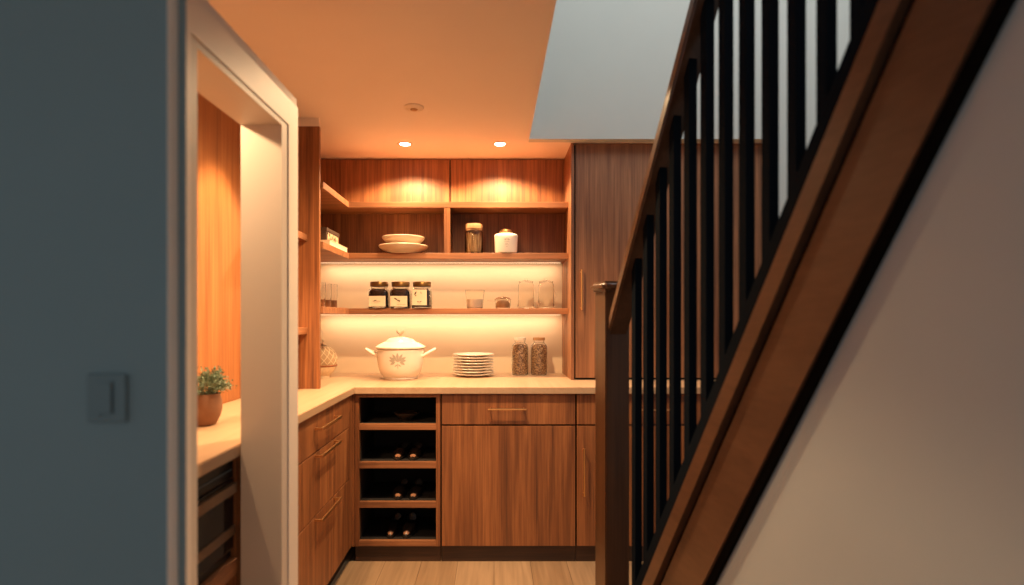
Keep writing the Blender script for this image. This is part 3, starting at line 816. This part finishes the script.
# potted plant in the doorway
P0 = place(203.5, 297, CT1+EPS)
t = thing('potted_plant', P0, 'bushy sage-green herb in a round terracotta pot on the worktop', 'potted plant')
pt = MB().lathe([(0, 0), (.034, 0), (.040, .004), (.052, .028), (.058, .055), (.057, .080), (.052, .100), (.0495, .106), (.046, .104), (.049, .085), (.045, .03), (0, .02)], P0, 40).build('pot', 'terracotta', t, True)
MB().lathe([(0, .092), (.0475, .092)], P0, 30).build('soil', 'soil', t)
m = MB(); ends = []
for k in range(95):
    a = random.uniform(0, 2*PI); ph = math.acos(random.uniform(.02, 1)); R = random.uniform(.6, 1)
    e = P0+Vector((.098*R*math.sin(ph)*math.cos(a), .098*R*math.sin(ph)*math.sin(a), .112+.088*R*math.cos(ph)))
    s0 = P0+Vector((.02*math.cos(a), .02*math.sin(a), .092)); mid = (s0+e)/2+Vector((0, 0, .014))
    m.tube([s0, mid, e], [.0012, .001, .0007], 4); ends += [(mid, e)]*1
m.build('stems', 'leaf', t)
m = MB()
for mid, e in ends:
    for k in range(34):
        f = random.uniform(.0, 1.05); p = mid.lerp(e, f)+Vector([random.gauss(0, .006) for _ in range(3)])
        d = Vector([random.gauss(0, 1) for _ in range(3)]).normalized(); d = (d+(p-P0-Vector((0, 0, .1))).normalized()*.8).normalized()
        n = d.orthogonal().normalized(); n = (Matrix.Rotation(random.uniform(0, 6.28), 3, d) @ n)
        L_ = random.uniform(.006, .011); W_ = L_*.32
        m.bm.faces.new([m.bm.verts.new(q) for q in (p, p+d*L_*.5+n*W_, p+d*L_, p+d*L_*.5-n*W_)])
tag(m.build('foliage', 'leaf', t, recalc=False), kind='stuff')

# bowl and shoes in the cubbies
P0 = Vector((bx(403), YB+.13, CUBF[0]+EPS))
b = MB().lathe([(0, 0), (.032, 0), (.034, .005), (.05, .016), (.068, .036), (.070, .041), (.067, .041), (.046, .020), (0, .010)], P0, 36).build('cubby_bowl', 'dark_bowl', None, True, origin=P0)
tag(b, 'dark glazed bowl in the topmost shoe cubby', 'bowl')
def shoe(P0, label, W, H, mat, side, L_=.26):
    t = thing('shoe', P0, label, 'shoe', 'shoes in the cubbies')
    def wd(f): return W/2*(math.sin(PI*min(1, (f+.02)/.55)*.5)**.55 if f < .3 else (1-.22*math.sin(PI*(f-.3)/.6) if f < .9 else .9*math.sqrt(max(.02, 1-((f-.9)/.115)**2))))
    def top(f): return H*(.55+.45*math.sin(PI*min(f, .45)/.9)) if f < .45 else H*(1.0-.1*(f-.45)/.55)
    NS, NR = 22, 14
    m = MB(); rings = []
    for i in range(NS+1):
        f = .0+i/NS; y = P0.y+f*L_; w_ = wd(f); h = top(f)*(.35+.65*min(1, (f/.12))**.6) if f < .12 else top(f)
        if f > .94: h *= .97
        cx = P0.x+side*.006*math.sin(PI*f)
        ring = []
        for k in range(NR+1):
            a = PI*k/NR; xx = cx+w_*math.cos(a)*(1 if True else 0); zz = P0.z+.008+h*math.sin(a)**.8
            if f > .42 and f < .95 and 4 <= k <= NR-4: zz = P0.z+.012
            ring.append(m.bm.verts.new((xx, y, zz)))
        rings.append(ring)
    for a, b_ in zip(rings, rings[1:]):
        for k in range(NR): m.bm.faces.new((a[k], a[k+1], b_[k+1], b_[k]))
    m.bm.faces.new(rings[0]); m.bm.faces.new(list(reversed(rings[-1])))
    m.build('upper', mat, t, True)
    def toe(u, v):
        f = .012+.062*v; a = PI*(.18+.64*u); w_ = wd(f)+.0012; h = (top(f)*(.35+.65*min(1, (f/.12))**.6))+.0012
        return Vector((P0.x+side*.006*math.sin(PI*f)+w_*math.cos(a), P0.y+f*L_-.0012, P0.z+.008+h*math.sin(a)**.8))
    MB().grid(toe, 10, 5).build('toe_glint', 'toe', t, True)  # tan patch paints the glint on the toe
    m = MB(); pts = []
    for sg in (1, -1):
        rng = range(NS+1) if sg == 1 else range(NS, -1, -1)
        for i in rng:
            f = i/NS; pts.append(Vector((P0.x+side*.006*math.sin(PI*f)+sg*(wd(f)+.003), P0.y+f*L_-.002, P0.z)))
    m.prism(pts, (0, 0, .0085)); m.build('sole', 'sole', t)
    return t
YSH = YB+.035
shoe(Vector((bx(396.4), YSH, CUBF[1]+EPS)), 'left brown shoe of the pair in the second cubby down', .074, .036, 'leather', -1)
shoe(Vector((bx(411.3), YSH, CUBF[1]+EPS)), 'right brown shoe of the pair in the second cubby down', .074, .036, 'leather', 1)
shoe(Vector((bx(396.4), YSH, CUBF[2]+EPS)), 'left shoe of the pair in the third cubby down', .072, .034, 'leather_black', -1)
shoe(Vector((bx(411.6), YSH, CUBF[2]+EPS)), 'right shoe of the pair in the third cubby down', .072, .034, 'leather_black', 1)
shoe(Vector((bx(388.8), YSH, CUBF[3]+EPS)), 'left shoe of the pair in the bottom cubby', .070, .044, 'leather_black', -1)
shoe(Vector((bx(404.6), YSH, CUBF[3]+EPS)), 'right shoe of the pair in the bottom cubby', .078, .046, 'leather_black', 1)


# ------------------------------------------------------------------ camera
cam = bpy.data.cameras.new('camera'); co = bpy.data.objects.new('camera', cam); COL.objects.link(co)
co.location = (0, 0, EYE); co.rotation_euler = (PI/2, 0, 0)
cam.sensor_width = 36; cam.lens = F/1024*36
cam.shift_x = (512-VX)/1024; cam.shift_y = (HY-292.5)/1024
cam.clip_start = .02
cam.dof.use_dof = True; cam.dof.focus_distance = 3.2; cam.dof.aperture_fstop = 1.5; cam.dof.aperture_blades = 0
SC.camera = co
SC.view_settings.view_transform = 'Standard'
SC.view_settings.look = 'None'
SC.view_settings.exposure = 0.5
